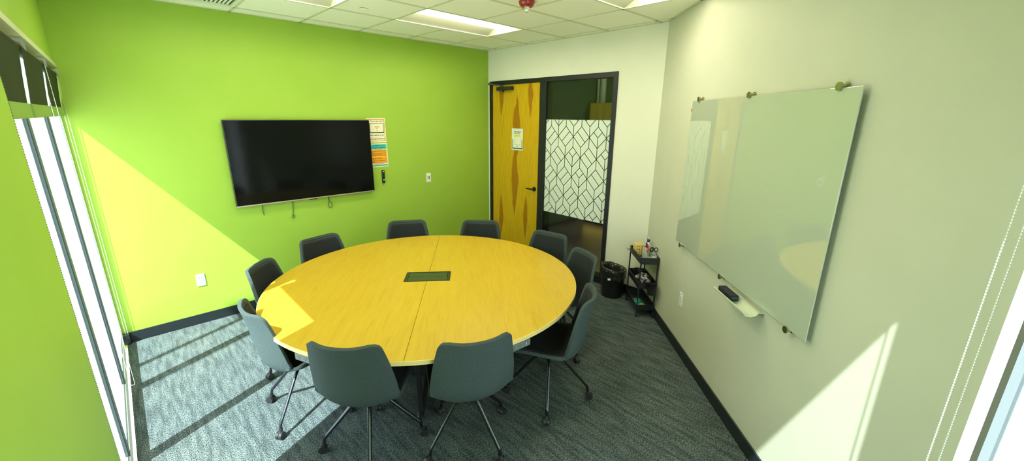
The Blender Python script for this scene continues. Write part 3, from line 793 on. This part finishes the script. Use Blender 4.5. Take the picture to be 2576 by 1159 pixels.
# under-structure
b = MB(); b.box(-.42, .42, -.36, .36, .09, .70); b.build('pedestal', M['blackmetal'], t, bevel=.01)
for (px, py) in ((-.76, 0), (.76, 0), (0, -.76), (0, .76)):
    b = MB(); b.box(px - .016, px + .016, py - .016, py + .016, .03, .69); b.build('leg', M['blackmetal'], t, bevel=.004)
b = MB(); b.box(-.90, .90, -.03, .03, .685, .712); b.build('beam', M['blackmetal'], t)
b = MB(); b.box(-.03, .03, -.90, .90, .685, .7115); b.build('beam', M['blackmetal'], t)
for k in range(4):
    d_ = Vector((math.cos(k * PI / 2), math.sin(k * PI / 2), 0))
    b = MB(); b.tube([d_ * .30 + Vector((0, 0, .045)), d_ * .70 + Vector((0, 0, .030)), d_ * .80 + Vector((0, 0, .024)), d_ * .815 + Vector((0, 0, .018))], [.024, .024, .022, .016], 10, sz=1.1); b.build('foot', M['blackmetal'], t, smooth='auto')

def power_box(x, y, ang, lab):
    o = thing('power_outlet_box', (x, y, .712), ang, lab, 'outlet', 'power boxes clamped under the table edge')
    # local x along, -y outwards
    b = MB(); b.box(-.085, .085, -.02, .05, -.058, -.012); b.build('housing', M['shellp'], o, bevel=.004)
    b = MB(); b.box(-.08, .08, -.018, .05, -.012, 0); b.build('clamp', M['blackmetal'], o)
    for xc in (-.05, .0):
        b = MB()
        for dx, dz in ((-.008, .004), (.008, .004), (0, -.008)): b.box(xc + dx - .002, xc + dx + .002, -.0208, -.02, -.038 + dz, -.031 + dz)
        b.build('socket_slots', M['slot'], o)
    b = MB(); b.box(.045, .058, -.0206, -.02, -.046, -.024); b.build('usb_block', M['black'], o)
    for z in (-.044, -.034):
        b = MB(); b.box(.048, .055, -.0212, -.0206, z, z + .007); b.build('usb_port', M['plastic'], o)
M['shellp'] = mat('power_box_plastic', (.14, .17, .16), .5)
for ang, lab in ((-157.5, 'grey power box under the sunny rim of the table'), (-95.5, 'grey power box with two white ports under the table rim')):
    a = R(ang); rr = TR - .03
    power_box(TX + rr * math.cos(a), TY + rr * math.sin(a), a + PI / 2, lab)

# ---------------------------------------------------------------- chairs
def catmull(P, n):
    out = []
    for i in range(len(P) - 1):
        p0, p1, p2, p3 = P[max(i - 1, 0)], P[i], P[i + 1], P[min(i + 2, len(P) - 1)]
        for k in range(n):
            t = k / n
            out.append(tuple(.5 * ((2 * b) + (-a + c) * t + (2 * a - 5 * b + 4 * c - d) * t * t + (-a + 3 * b - 3 * c + d) * t ** 3) for a, b, c, d in zip(p0, p1, p2, p3)))
    out.append(tuple(P[-1])); return out
# (y, z, half width, curl)   chair faces +y
PROF = [(.245, .447, .205, .004), (.20, .462, .218, .016), (.10, .456, .234, .032), (-.02, .440, .243, .046), (-.12, .428, .247, .060), (-.190, .441, .248, .080),
        (-.232, .500, .246, .090), (-.252, .600, .240, .086), (-.266, .700, .228, .076), (-.284, .795, .211, .068), (-.302, .870, .195, .060)]
def shell_surface(off=0., inset=0., nu=18):
    P = catmull(PROF, 5); n = len(P)
    # arc length for rounding the ends
    L = [0]
    for a, b in zip(P, P[1:]): L.append(L[-1] + math.hypot(b[0] - a[0], b[1] - a[1]))
    tot = L[-1]; rows = []
    for i, (y, z, w, c) in enumerate(P):
        a, b = P[max(i - 1, 0)], P[min(i + 1, n - 1)]
        ty, tz = b[0] - a[0], b[1] - a[1]; l = math.hypot(ty, tz); ty /= l; tz /= l
        ny, nz = -tz * -1, ty * -1     # towards the sitter
        if (ny * 0 + nz * 1) < 0 and i < n * .4: ny, nz = -ny, -nz
        rows.append([y, z, w, c, ny, nz, L[i]])
    # consistent normal: up on the seat, forward (+y) on the back
    for r_ in rows:
        if r_[4] * 0.55 + r_[5] * 0.83 < 0: r_[4], r_[5] = -r_[4], -r_[5]
    rows = [q for q in rows if min(q[6], tot - q[6]) >= inset - 1e-9]
    vs = []; rad = .046
    for y, z, w, c, ny, nz, l in rows:
        d = min(l, tot - l) - inset
        d = max(d, 0.0); ww = w - inset
        if d < rad: ww -= rad - math.sqrt(max(rad * rad - (rad - d) ** 2, 0))
        for k in range(nu + 1):
            u = -1 + 2 * k / nu; q = abs(u) ** 2.3
            x = ww * u; o = c * (abs(x) / w) ** 2.3 + off
            vs.append((x, y + ny * o, z + nz * o))
    m = len(rows)
    fs = [(j * (nu + 1) + k, j * (nu + 1) + k + 1, (j + 1) * (nu + 1) + k + 1, (j + 1) * (nu + 1) + k) for j in range(m - 1) for k in range(nu)]
    return vs, fs, m, nu
def make_chair(label, group):
    c = thing('conference_chair', (0, 0, 0), 0, label, 'chair', group)
    vs, fs, m, nu = shell_surface()
    b = MB(); b.add(vs, fs); sh = b.build('seat_shell', M['shell'], c, smooth=True)
    s = sh.modifiers.new('t', 'SOLIDIFY'); s.thickness = .022; s.offset = 0
    be = sh.modifiers.new('b', 'BEVEL'); be.width = .008; be.segments = 3; be.limit_method = 'ANGLE'; be.angle_limit = R(50)
    vs, fs, m, nu = shell_surface(.0125, .030)
    b = MB(); b.add(vs, fs); pd = b.build('inner_upholstery', M['pad'], c, smooth=True)
    s = pd.modifiers.new('t', 'SOLIDIFY'); s.thickness = .008; s.offset = 0
    vs, fs, m, nu = shell_surface(.012, .022)
    loop = [j * (nu + 1) for j in range(m)] + [(m - 1) * (nu + 1) + k for k in range(1, nu + 1)] + [j * (nu + 1) + nu for j in range(m - 2, -1, -1)] + list(range(nu - 1, 0, -1))
    b = MB(); b.tube([vs[i] for i in loop], .0035, 6, closed=True); b.build('piping', M['piping'], pd, smooth=True)
    b = MB(); b.box(-.09, .09, -.10, .09, .404, .418); b.build('seat_plate', M['blackmetal'], c, bevel=.004)
    b = MB(); b.lathe([(.032, .345), (.036, .35), (.036, .385), (.026, .39), (.026, .406)], 20); b.build('swivel_hub', M['blackmetal'], c, smooth='auto')
    return c
def add_base(c, rot):
    for k in range(4):
        a = rot + k * PI / 2; d = Vector((math.cos(a), math.sin(a), 0))
        pts = [d * .02 + Vector((0, 0, .372)), d * .05 + Vector((0, 0, .366)), d * .10 + Vector((0, 0, .325)), d * .20 + Vector((0, 0, .208)), d * .268 + Vector((0, 0, .130)), d * .290 + Vector((0, 0, .100)), d * .298 + Vector((0, 0, .060))]
        b = MB(); cp = catmull(pts, 4); b.tube(cp, [.0165 - .0055 * i / (len(cp) - 1) for i in range(len(cp))], 10, sx=1.0, sz=.75); lg = b.build('leg', M['legmetal'], c, smooth='auto')
        e = d * .298; w = Vector((-d.y, d.x, 0)); off = d * .012
        b = MB()
        for s_ in (-1, 1):
            p = e + off + w * s_ * .011 + Vector((0, 0, .0255)); b.cyl(p - w * .009, p + w * .009, .0255, 20)
        b.cyl(e + off + Vector((0, 0, .0255)) - w * .012, e + off + Vector((0, 0, .0255)) + w * .012, .012, 12)
        b.tube([e + Vector((0, 0, .068)), e + d * .002 + Vector((0, 0, .055)), e + d * .012 + Vector((0, 0, .040))], .012, 10)
        b.build('castor', M['castor'], lg, smooth='auto')
# hub x, y, facing (degrees, direction the sitter looks), base star rotation (world degrees), label
CH = [
 (.675, 2.785, 2, 38, 'sunlit pale grey conference chair seen side-on by the window, shadow of its base beside it'),
 (.850, 3.425, -38, 17, 'dark-faced grey chair between the sunlit chair and the one under the television'),
 (1.335, 3.820, -77, 20, 'grey chair below the television, second in the row along the green wall'),
 (2.125, 3.840, -119, 35, 'grey chair before the green wall, centred between television and door'),
 (2.690, 3.330, -137, 50, 'grey chair whose back overlaps the corner of green wall and wooden door'),
 (2.840, 2.590, -172, 15, 'grey chair in front of the glass sidelight, nearest the door leaf'),
 (2.600, 2.095, 156, 75, 'grey chair beside the trash can end of the table, behind the turned one'),
 (2.020, 1.690, 122, -50, 'grey chair turned side-on at the table, nearest the whiteboard wall'),
 (1.326, 1.767, 65.5, 2, 'grey chair seen squarely from behind, closest to the camera on the whiteboard side'),
 (.860, 2.142, 41.5, 150, 'grey chair seen from behind at the edge of the sun patch on the carpet'),
]
proto = None
for (x, y, face, st, lab) in CH:
    if proto is None:
        proto = make_chair(lab, 'conference chairs around the round table'); c = proto
        c0 = [ch for ch in c.children]
        c.location = (x, y, 0); c.rotation_euler = (0, 0, R(face) - PI / 2)
        add_base(c, R(st) - (R(face) - PI / 2)); rot0 = R(st) - (R(face) - PI / 2)
    else:
        c = copy_tree(proto); c['label'] = lab
        c.location = (x, y, 0); c.rotation_euler = (0, 0, R(face) - PI / 2)
        dr = R(st) - (R(face) - PI / 2) - rot0
        for ch in c.children:
            if ch.name.startswith('leg'): ch.rotation_euler = (0, 0, dr)

# ---------------------------------------------------------------- trash can
t = thing('trash_can', (3.945, 2.372, 0), 0, 'black trash can with a plastic liner beside the glass sidelight', 'trash can')
prof_o = [(.001, 0), (.118, 0), (.124, .006), (.140, .33), (.144, .335), (.136, .335), (.120, .02), (.001, .014)]
b = MB(); b.lathe(prof_o, 40); b.build('bucket', M['bin'], t, smooth='auto')
b = MB(); n = 60; vs = []
rings = [(.149, .235, .012), (.1485, .28, .010), (.150, .325, .006), (.147, .352, .006), (.138, .356, .004), (.130, .33, .012), (.122, .25, .016), (.10, .14, .016)]
for j, (r_, z, am) in enumerate(rings):
    for k in range(n):
        a = 2 * PI * k / n
        w_ = am * (math.sin(7 * a + j * .6) * .5 + math.sin(13 * a + j * 1.1) * .4 + math.sin(23 * a) * .25)
        rr = r_ + abs(w_) * (.35 if j < 5 else -.6); zz = z + (w_ * 2.0 if j == 0 else w_ * .9) + (.03 * math.sin(a - .5) if j in (3, 4) else 0)
        vs.append((rr * math.cos(a), rr * math.sin(a), zz))
b.add(vs, [(j * n + k, j * n + (k + 1) % n, (j + 1) * n + (k + 1) % n, (j + 1) * n + k) for j in range(len(rings) - 1) for k in range(n)])
b.build('liner', M['liner'], t, smooth=True)
b = MB(); b.box(-.016, .016, -.0012, .0012, -.013, .013, Matrix.Translation((-.144, -.042, .245)) @ Matrix.Rotation(R(16), 4, 'Z') @ Matrix.Rotation(R(90), 4, 'Z') @ Matrix.Rotation(R(12), 4, 'Y'))
b.build('sticker', M['paper'], t)

# ---------------------------------------------------------------- rolling cart
CX_, CY_ = 3.650, 1.885          # front outer corner away from the wall
rc = bpy.data.objects.new('utility_cart', None); COL.objects.link(rc)
TCART = Matrix(((1 / S2, 1 / S2, 0, CX_), (1 / S2, -1 / S2, 0, CY_), (0, 0, 1, 0), (0, 0, 0, 1)))
# right-handed: local x along the wall (away), local y towards the wall => use y' = -w
TCART = Matrix(((1 / S2, -1 / S2, 0, CX_), (1 / S2, 1 / S2, 0, CY_), (0, 0, 1, 0), (0, 0, 0, 1)))
rc.matrix_world = TCART
tag(rc, 'narrow black three-tier rolling cart against the pale wall in the corner', 'cart')
LX, LY = .42, -.185               # local y negative = towards the chamfered wall
def tray(zt, dep, name):
    b = MB(); y0, y1 = LY, 0; q = .003; z0 = zt - dep
    b.box(0, LX, y0, y1, z0, z0 + q)
    b.box(0, LX, y0, y0 + q, z0, zt); b.box(0, LX, y1 - q, y1, z0, zt); b.box(0, q, y0, y1, z0, zt); b.box(LX - q, LX, y0, y1, z0, zt)
    b.tube([(0, y0, zt), (LX, y0, zt), (LX, y1, zt), (0, y1, zt)], .004, 8, closed=True)
    return b.build(name, M['blackmetal'], rc)
tray(.655, .066, 'tray'); tray(.385, .066, 'tray'); tray(.135, .060, 'tray')
for x in (.006, LX - .006):
    for y in (LY + .006, -.006):
        b = MB(); b.cyl((x, y, .045), (x, y, .655), .0075, 12); b.build('post', M['blackmetal'], rc, smooth='auto')
        b = MB(); b.cyl((x, y - .010, .02), (x, y + .010, .02), .02, 16); b.box(x - .008, x + .008, y - .012, y + .012, .022, .048); b.build('castor', M['castor'], rc)
b = MB(); b.tube([(LX - .03, .002, .640), (LX - .03, .022, .618), (LX - .03, .034, .622), (LX - .03, .040, .640)], .003, 8); b.build('hook', M['blackmetal'], rc, smooth=True)
def oncart(name, x, y, z, rz, lab, cat, group=None):
    o = bpy.data.objects.new(name, None); COL.objects.link(o); o.matrix_world = TCART @ Matrix.Translation((x, y, z)) @ Matrix.Rotation(rz, 4, 'Z')
    return tag(o, lab, cat, group)
ZT = .5925
blk = None
for lv in range(8):
    for k in range(4):
        q = -.037 + k * .0247
        pos = (.315 + (q if lv % 2 else 0), -.058 + (0 if lv % 2 else q))
        TM = TCART @ Matrix.Translation((pos[0], pos[1], ZT + lv * .0152)) @ Matrix.Rotation(0 if lv % 2 else R(90), 4, 'Z')
        if blk is None:
            b = MB(); b.box(-.0075, .0075, -.046, .046, 0, .015); blk = b.build('wooden_block', M['lwood'], None, bevel=.0012)
            tag(blk, 'small yellow wooden block in the crisscross tower on the black cart', 'block', 'wooden blocks of the tower'); o = blk
        else:
            o = blk.copy(); COL.objects.link(o)
        o.matrix_world = TM
o = oncart('desk_organizer', .175, -.118, ZT, 0, 'light grey slanted desk organizer on top of the cart', 'organizer')
def slant(x0, x1, y0, y1, h0, h1, q=.003):
    b = MB()
    def wall(p, r_, hp, hr, dx, dy):
        b.add([(p[0], p[1], 0), (r_[0], r_[1], 0), (r_[0], r_[1], hr), (p[0], p[1], hp), (p[0] + dx, p[1] + dy, 0), (r_[0] + dx, r_[1] + dy, 0), (r_[0] + dx, r_[1] + dy, hr), (p[0] + dx, p[1] + dy, hp)],
              [(0, 1, 2, 3), (7, 6, 5, 4), (0, 4, 5, 1), (1, 5, 6, 2), (2, 6, 7, 3), (3, 7, 4, 0)])
    wall((x0, y0), (x1, y0), h0, h1, 0, q); wall((x0, y1), (x1, y1), h0, h1, 0, -q); wall((x0, y0), (x0, y1), h0, h0, q, 0); wall((x1, y0), (x1, y1), h1, h1, -q, 0)
    wall(((x0 + x1) / 2, y0), ((x0 + x1) / 2, y1), (h0 + h1) / 2 - .005, (h0 + h1) / 2 - .005, q, 0)
    b.box(x0, x1, y0, y1, 0, q); return b
slant(-.11, .06, -.062, .040, .060, .125).build('body', M['grey'], o)
for (x, y, hgt, mt, lab, tx) in ((.195, -.115, .150, 'redcap', 'marker with a red cap standing in the cart organizer', 0), (.212, -.095, .155, 'purple', 'marker with a purple cap standing in the cart organizer', 6),
                             (.222, -.125, .160, 'black', 'black marker standing in the cart organizer', -5)):
    m_ = oncart('marker_pen', x, y, ZT + .004, 0, lab, 'marker', 'markers in the organizer'); m_.rotation_euler.rotate_axis('X', R(tx))
    b = MB(); b.cyl((0, 0, 0), (0, 0, hgt - .045), .008, 12); b.build('barrel', M['plastic'], m_)
    b = MB(); b.cyl((0, 0, hgt - .045), (0, 0, hgt), .0095, 12, r2=.008); b.build('cap', M[mt], m_, bevel=.002)
o = oncart('spray_bottle', .290, -.150, ZT, 0, 'white spray bottle with a blue collar at the back of the cart', 'bottle')
b = MB(); b.lathe([(.001, 0), (.027, 0), (.029, .006), (.029, .115), (.022, .135), (.012, .145), (.012, .150)], 24); b.build('body', M['plastic'], o, smooth='auto')
b = MB(); b.lathe([(.0135, .148), (.0135, .166)], 16); b.box(-.035, .020, -.008, .008, .166, .182); b.build('spray_head', M['blue'], o, bevel=.002)
b = MB(); b.cyl((0, 0, .18), (0, 0, .205), .006, 10); b.build('nozzle', M['plastic'], o)
for (x, y, rz, mt, lab) in ((.105, -.115, 20, 'peach', 'scissors with orange inner handles in the organizer'), (.085, -.150, -15, 'black', 'scissors with large black handles, tallest in the organizer')):
    o = oncart('scissors', x, y, ZT + .01, R(rz + 90), lab, 'scissors', 'scissors in the organizer')
    dz = .012 if mt == 'black' else 0
    for s_ in (-1, 1):
        b = MB(); b.tube([(s_ * .019 + .0165 * math.cos(2 * PI * k / 18), .0, .108 + dz + .022 * math.sin(2 * PI * k / 18)) for k in range(18)], .0042, 8, closed=True); b.build('handle', M[mt] if s_ > 0 else M['black'], o, smooth=True)
    b = MB(); b.prism([(-.010, 0), (.010, 0), (.004, -.09), (-.004, -.09)], -.0015, .0015, Matrix.Translation((0, 0, .092)) @ Matrix.Rotation(R(90), 4, 'X')); b.build('blades', M['silver'], o)
o = oncart('sticky_note_pad', .155, -.035, ZT, R(8), 'cyan note pad lying in the top tray of the cart', 'note pad')
b = MB(); b.box(-.038, .038, -.026, .026, 0, .010); b.build('pad', M['cyan'], o)
b = MB(); b.box(-.05, .05, -.031, .031, -.0, .004); b.build('backing_card', M['grey'], o)
o = oncart('tape_dispenser', .030, -.140, ZT, 0, 'small white rounded tag with two dots in the cart tray', 'tag')
b = MB(); b.cyl((-.004, 0, .040), (.004, 0, .040), .034, 24); b.box(-.008, .008, -.02, .02, 0, .02); b.build('body', M['plastic'], o)
b = MB(); b.cyl((-.0048, -.012, .048), (-.004, -.012, .048), .004, 8); b.cyl((-.0048, .012, .048), (-.004, .012, .048), .004, 8); b.build('dots', M['ink'], o)
# middle tray
o = oncart('patterned_pouch', .115, -.085, .322, R(10), 'bulging patterned pouch with yellow spots in the middle tray', 'pouch')
b = MB(); n, m_ = 28, 14; vs = []
for j in range(m_ + 1):
    ph = PI * j / m_
    for k in range(n):
        a = 2 * PI * k / n; lump = 1 + .06 * math.sin(3 * a + 2 * ph) + .05 * math.sin(5 * a - 3 * ph)
        vs.append((.088 * lump * math.sin(ph) * math.cos(a), .062 * lump * math.sin(ph) * math.sin(a), .064 - .064 * math.cos(ph) * (1 + .05 * math.sin(4 * a))))
b.add(vs, [(j * n + k, j * n + (k + 1) % n, (j + 1) * n + (k + 1) % n, (j + 1) * n + k) for j in range(m_) for k in range(n)])
b.build('body', M['pouch'], o, smooth=True)
for (dx, dy) in ((-.078, -.012), (-.070, .022), (-.083, .004)):
    b = MB(); b.sphere((dx, dy - .01, .075 + dy), .011, 10, 6, (.5, 1, 1)); b.build('yellow_spot', M['packetlime'], o, smooth=True)
o = oncart('ball_of_foil', .27, -.06, .3225, 0, 'small crumpled pale ball behind the pouch in the middle tray', 'ball')
b = MB(); b.sphere((0, 0, .022), .022, 14, 10); b.build('ball', M['grey'], o, smooth=False)
o = oncart('black_bowl', .345, -.10, .3225, 0, 'round black bowl at the far end of the middle tray', 'bowl')
b = MB(); b.lathe([(.001, 0), (.045, 0), (.066, .078), (.064, .078), (.043, .004), (.001, .004)], 28); b.build('body', M['blackmetal'], o, smooth='auto')
o = oncart('hanging_bucket', -.058, -.118, .285, 0, 'small black cup hooked on the short side of the middle tray', 'cup')
b = MB(); b.lathe([(.001, 0), (.040, 0), (.050, .096), (.052, .098), (.048, .096), (.038, .004), (.001, .004)], 28); b.build('body', M['blackmetal'], o, smooth='auto')
b = MB(); b.box(.046, .062, -.012, .012, .088, .104); b.build('hook_tab', M['blackmetal'], o)
# bottom tray
o = oncart('snack_packet', .15, -.075, .082, R(6), 'teal plastic packet lying in the bottom tray of the cart', 'packet')
b = MB(); nx, ny = 16, 10; vs = []
for s_ in (1, 0):
    for i in range(nx + 1):
        for j in range(ny + 1):
            u, v = i / nx, j / ny; hh = (math.sin(PI * u) * math.sin(PI * v)) ** .6 if 0 < u < 1 and 0 < v < 1 else 0
            vs.append((-.12 + .24 * u, -.055 + .11 * v, s_ * (.004 + .030 * hh * (1 + .15 * math.sin(9 * u) * math.cos(7 * v)))))
q = (nx + 1) * (ny + 1)
for i in range(nx):
    for j in range(ny):
        a = i * (ny + 1) + j; b.f.append((a, a + ny + 1, a + ny + 2, a + 1)); b.mi.append(0)
b.v = [tuple(p) for p in vs[:q]]
b.build('film_wrap', M['packet'], o, smooth=True)
b = MB(); b.box(-.085, -.045, -.02, .022, .0, .030); b.build('lime_label', M['packetlime'], o, bevel=.008)

# ---------------------------------------------------------------- outside
mb = MB(); mb.box(-30, XD - .19, -30, 30, -.12, -.04); mb.box(XD - .19, 30, -30, YE - .17, -.12, -.04); struct(mb.build('ground', M['pave']))
t = thing('lamp_post', (-2.60, 3.18, -.04), 0, 'slim post standing on the paving outside the side window', 'post')
mb = MB(); mb.cyl((0, 0, 0), (0, 0, 4.5), .030, 16); mb.build('pole', M['alu'], t)
mb = MB(); mb.cyl((0, 0, 0), (0, 0, .05), .09, 20); mb.build('base_plate', M['alu'], t)
mb = MB(); mb.box(-.25, .25, -.08, .08, 4.5, 4.58); mb.build('lamp_head', M['alu'], t)

# ---------------------------------------------------------------- light
su = bpy.data.lights.new('sun', 'SUN'); su.energy = 18.; su.angle = R(.53); su.color = (.89, .97, 1.0)
so = bpy.data.objects.new('sun', su); COL.objects.link(so)
phi, el = R(24.5), math.atan(1.183)
d = Vector((math.cos(phi) * math.cos(el), math.sin(phi) * math.cos(el), -math.sin(el)))
so.rotation_euler = d.to_track_quat('-Z', 'Y').to_euler(); so.location = (-6, -3, 8)
wd = bpy.data.worlds.new('world'); sc.world = wd; wd.use_nodes = True
bg = wd.node_tree.nodes['Background']; bg.inputs[0].default_value = (.88, .96, 1.0, 1); bg.inputs[1].default_value = 4.3

# ---------------------------------------------------------------- camera
F, PT, RO, AZ = 1017.87, .2740, .0091, .8033
c, s = math.cos(PT), math.sin(PT)
r0, u0, f0 = Vector((1, 0, 0)), Vector((0, s, c)), Vector((0, c, -s))
cr, sr = math.cos(RO), math.sin(RO)
rg, up = cr * r0 + sr * u0, -sr * r0 + cr * u0
A = Vector((math.sin(AZ), math.cos(AZ), 0)); B = Vector((-math.cos(AZ), math.sin(AZ), 0))
rm = lambda v: Vector((v.dot(A), v.dot(B), v.z))
rg, up, bk = rm(rg), rm(up), -rm(f0)
cam = bpy.data.cameras.new('camera'); co = bpy.data.objects.new('camera', cam); COL.objects.link(co)
cam.sensor_width = 36; cam.lens = 36 * F / 2576; cam.clip_start = .02; cam.clip_end = 200
co.matrix_world = Matrix(((rg.x, up.x, bk.x, 0), (rg.y, up.y, bk.y, 0), (rg.z, up.z, bk.z, 2.03), (0, 0, 0, 1)))
sc.camera = co

sc.view_settings.view_transform = 'Standard'; sc.view_settings.look = 'None'; sc.view_settings.gamma = 1
sc.view_settings.use_curve_mapping = False; sc.view_settings.exposure = .05
cy = sc.cycles
cy.use_denoising = True
try: cy.denoiser = 'OPENIMAGEDENOISE'
except Exception: pass
cy.use_adaptive_sampling = True; cy.adaptive_threshold = .025; cy.max_bounces = 9; cy.diffuse_bounces = 5; cy.glossy_bounces = 4; cy.transparent_max_bounces = 12
cy.sample_clamp_indirect = 6.; cy.caustics_reflective = False; cy.caustics_refractive = False
